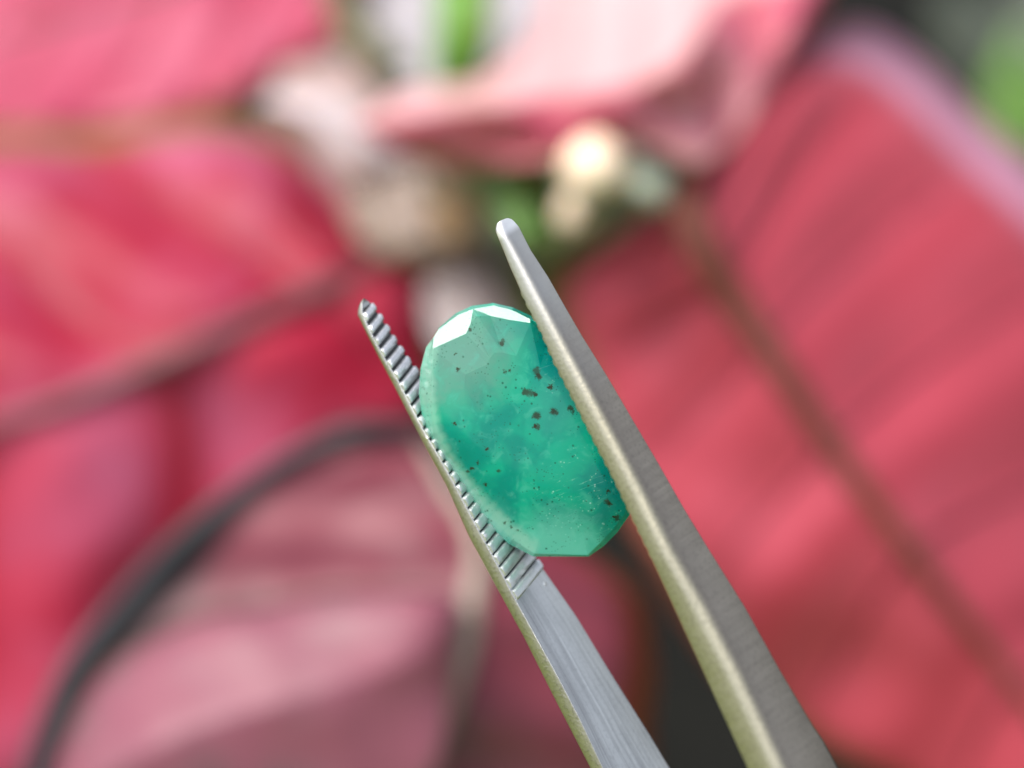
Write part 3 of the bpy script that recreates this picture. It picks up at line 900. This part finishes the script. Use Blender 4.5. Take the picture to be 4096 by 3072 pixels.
def gem_material():
    t = NT('emerald')
    oc = t.n('ShaderNodeTexCoord').outputs['Object']
    s = 1.0 / kpx                                        # object space -> photo pixels about the centre
    px = t.map(oc, (s / 100, s / 100, s / 100))          # unit = 100 px
    sep = t.n('ShaderNodeSeparateXYZ', Vector=px)
    X, Y = sep.outputs[0], sep.outputs[1]
    n_big = t.noise(px, 0.55, 3, 0.5, 0.3)
    n_mid = t.noise(px, 1.6, 4, 0.6, 0.6)
    n_fin = t.noise(px, 9.0, 4, 0.65)
    n_vf = t.noise(px, 34.0, 2, 0.5)
    deep = C(0.000, 0.20, 0.150); green = C(0.004, 0.30, 0.190); pale = C(0.12, 0.45, 0.35); teal = C(0.0, 0.155, 0.15); grey = C(0.12, 0.25, 0.20)
    col = t.mix(t.ramp(n_big, 0.38, 0.62), deep, green)
    # zones of the stone itself: milkier upper left, bluer right
    def zone(cx, cy, r0, r1, warp=0.9):
        dx = t.math('SUBTRACT', X, (cx - GC[0]) / 100.0); dy = t.math('SUBTRACT', Y, (GC[1] - cy) / 100.0)
        d = t.math('SQRT', t.math('ADD', t.math('MULTIPLY', dx, dx), t.math('MULTIPLY', dy, dy)))
        d = t.math('ADD', d, t.math('MULTIPLY', t.math('SUBTRACT', n_mid, 0.5), warp * 2))
        return t.ramp(d, r1, r0)
    col = t.mix(t.math('MULTIPLY', zone(1830, 1380, 0.6, 3.4), 0.85), col, grey)
    col = t.mix(t.math('MULTIPLY', zone(1700, 1560, 0.2, 1.1, .3), 0.6), col, grey)
    col = t.mix(t.math('MULTIPLY', zone(2260, 1450, 0.4, 2.3), 0.9), col, teal)
    col = t.mix(t.math('MULTIPLY', zone(2430, 1950, 0.3, 1.7), 0.75), col, teal)
    col = t.mix(t.math('MULTIPLY', zone(2230, 2230, 0.8, 2.6), 0.85), col, pale)  # pale lower end: light leaving the stone, painted into the colour
    col = t.mix(t.math('MULTIPLY', zone(1950, 2120, 0.2, 1.5, .5), 0.6), col, pale)
    col = t.mix(t.math('MULTIPLY', zone(2230, 1620, 0.4, 1.8), 0.35), col, C(0.05, 0.31, 0.25))
    edge_pts = [(1712, 1400), (1700, 1500), (1702, 1600), (1728, 1720), (1785, 1840), (1862, 1945), (1950, 2045), (2040, 2130), (2120, 2190)]  # pale left rim: reflection on the girdle facets, painted as colour
    dmin = None
    for k_ in range(25):
        f_ = k_ / 24 * (len(edge_pts) - 1); a_ = min(int(f_), len(edge_pts) - 2); f_ -= a_
        zx = lerp(edge_pts[a_][0], edge_pts[a_ + 1][0], f_); zy = lerp(edge_pts[a_][1], edge_pts[a_ + 1][1], f_)
        dx = t.math('SUBTRACT', X, (zx - GC[0]) / 100.0); dy = t.math('SUBTRACT', Y, (GC[1] - zy) / 100.0)
        d_ = t.math('SQRT', t.math('ADD', t.math('MULTIPLY', dx, dx), t.math('MULTIPLY', dy, dy)))
        dmin = d_ if dmin is None else t.math('MINIMUM', dmin, d_)
    dmin = t.math('ADD', dmin, t.math('MULTIPLY', t.math('SUBTRACT', n_mid, 0.5), 0.3))
    col = t.mix(t.math('MULTIPLY', t.ramp(dmin, 0.55, 0.12), 0.6), col, C(0.25, 0.45, 0.36))
    # milky veils
    col = t.mix(t.math('MULTIPLY', t.ramp(n_mid, 0.5, 0.75), 0.28), col, C(0.11, 0.46, 0.36))
    # silky feathers, long and thin
    fea = t.noise(t.map(t.map(px, rot=(0, 0, R(-20))), (0.9, 5.0, 1)), 1.0, 5, 0.65, 1.6)
    reg = t.math('MAXIMUM', zone(2330, 1980, 0.8, 2.6), zone(2300, 1500, .4, 1.8))
    col = t.mix(t.math('MULTIPLY', t.math('MULTIPLY', t.ramp(fea, 0.60, 0.72), reg), 0.35), col, C(0.30, 0.65, 0.54))
    # bright flecks on the right side
    vf = t.n('ShaderNodeTexVoronoi', Scale=6.0); t.put(vf.inputs['Vector'], px)
    fl = t.math('MULTIPLY', t.ramp(vf.outputs['Distance'], 0.30, 0.10), t.math('MULTIPLY', reg, t.ramp(n_mid, 0.5, .6)))
    col = t.mix(t.math('MULTIPLY', fl, 0.4), col, C(0.60, 0.90, 0.84))
    col = t.mix(t.math('MULTIPLY', n_vf, 0.25), col, t.mix(0.5, col, C(0.0, 0.25, 0.2)))
    # fine black pepper
    v1 = t.n('ShaderNodeTexVoronoi', Scale=3.2); t.put(v1.inputs['Vector'], px); v1.inputs['Randomness'].default_value = 1.0
    pep = t.math('MULTIPLY', t.ramp(t.math('ADD', v1.outputs['Distance'], t.math('MULTIPLY', t.math('SUBTRACT', n_fin, .5), .12)), 0.20, 0.09),
                 t.ramp(t.noise(px, 0.9, 2, 0.5), 0.48, 0.56))
    v2 = t.n('ShaderNodeTexVoronoi', Scale=7.5); t.put(v2.inputs['Vector'], t.map(px, loc=(3.3, 1.2, 5)))
    pep2 = t.math('MULTIPLY', t.ramp(v2.outputs['Distance'], 0.26, 0.12), t.ramp(t.noise(t.map(px, loc=(7, 2, 0)), 1.1, 2, 0.5), 0.50, 0.58))
    dark = t.math('MAXIMUM', t.math('MULTIPLY', pep, 0.75), t.math('MULTIPLY', pep2, 0.6))
    # the large dark inclusions where the photo has them: x, y, radius in photo pixels
    spots = [(2146, 1483, 17), (2152, 1500, 14), (2104, 1568, 17), (2122, 1573, 15), (2140, 1577, 10), (2146, 1660, 17), (2149, 1706, 14), (2138, 1703, 9),
             (2212, 1643, 14), (2224, 1652, 10), (2019, 1484, 8), (2037, 1481, 6), (2008, 1372, 11), (2011, 1362, 8), (1832, 1476, 8), (1819, 1411, 6), (1880, 1316, 7),
             (1818, 1696, 7), (1888, 1874, 9), (1870, 1887, 7), (1994, 1884, 8), (1948, 1794, 8), (1911, 1850, 7), (2430, 2005, 12), (2437, 2012, 10),
             (2432, 1963, 9), (2470, 2073, 13), (2460, 2070, 8), (2019, 2094, 6), (2045, 2112, 6), (2068, 2125, 5), (1940, 1938, 7), (2280, 1630, 12), (2290, 1645, 8), (2200, 1545, 12)]
    def warp(ox):
        a_ = t.noise(t.map(px, loc=(ox, 5, 2)), 7.0, 5, 0.75)
        return t.math('MULTIPLY', t.math('SUBTRACT', a_, 0.5), 0.42)
    Xw = t.math('ADD', X, warp(1.0)); Yw = t.math('ADD', Y, warp(11.0))
    acc = None
    for q_, (sx, sy, r) in enumerate(spots):
        dx = t.math('SUBTRACT', Xw, (sx - GC[0]) / 100.0); dy = t.math('SUBTRACT', Yw, (GC[1] - sy) / 100.0)
        d2 = t.math('ADD', t.math('MULTIPLY', dx, dx), t.math('MULTIPLY', dy, dy))
        rr = (r * 0.82 / 100.0) ** 2
        f = t.math('MULTIPLY', t.ramp(d2, rr * 2.3, rr * 0.3), 0.72 + 0.28 * ((q_ * 37) % 10) / 10)
        acc = f if acc is None else t.math('MAXIMUM', acc, f)
    col = t.mix(dark, col, C(0.008, 0.07, 0.045))
    col = t.mix(acc, col, C(0.022, 0.018, 0.004))
    bs = t.n('ShaderNodeBsdfPrincipled', Base__Color=col, Roughness=0.07, Normal=t.bump(t.math('ADD', n_big, t.math('MULTIPLY', n_vf, .02)), 0.05, 0.0004))
    bs.inputs['IOR'].default_value = 1.58
    bs.inputs['Specular IOR Level'].default_value = 0.17
    bs.inputs['Subsurface Weight'].default_value = 0.55
    bs.inputs['Subsurface Radius'].default_value = (0.4, 1.0, 0.8)
    bs.inputs['Subsurface Scale'].default_value = 0.0006
    bs.inputs['Transmission Weight'].default_value = 0.12
    t.surf(bs.outputs[0])
    return t.m
me.materials.append(gem_material())
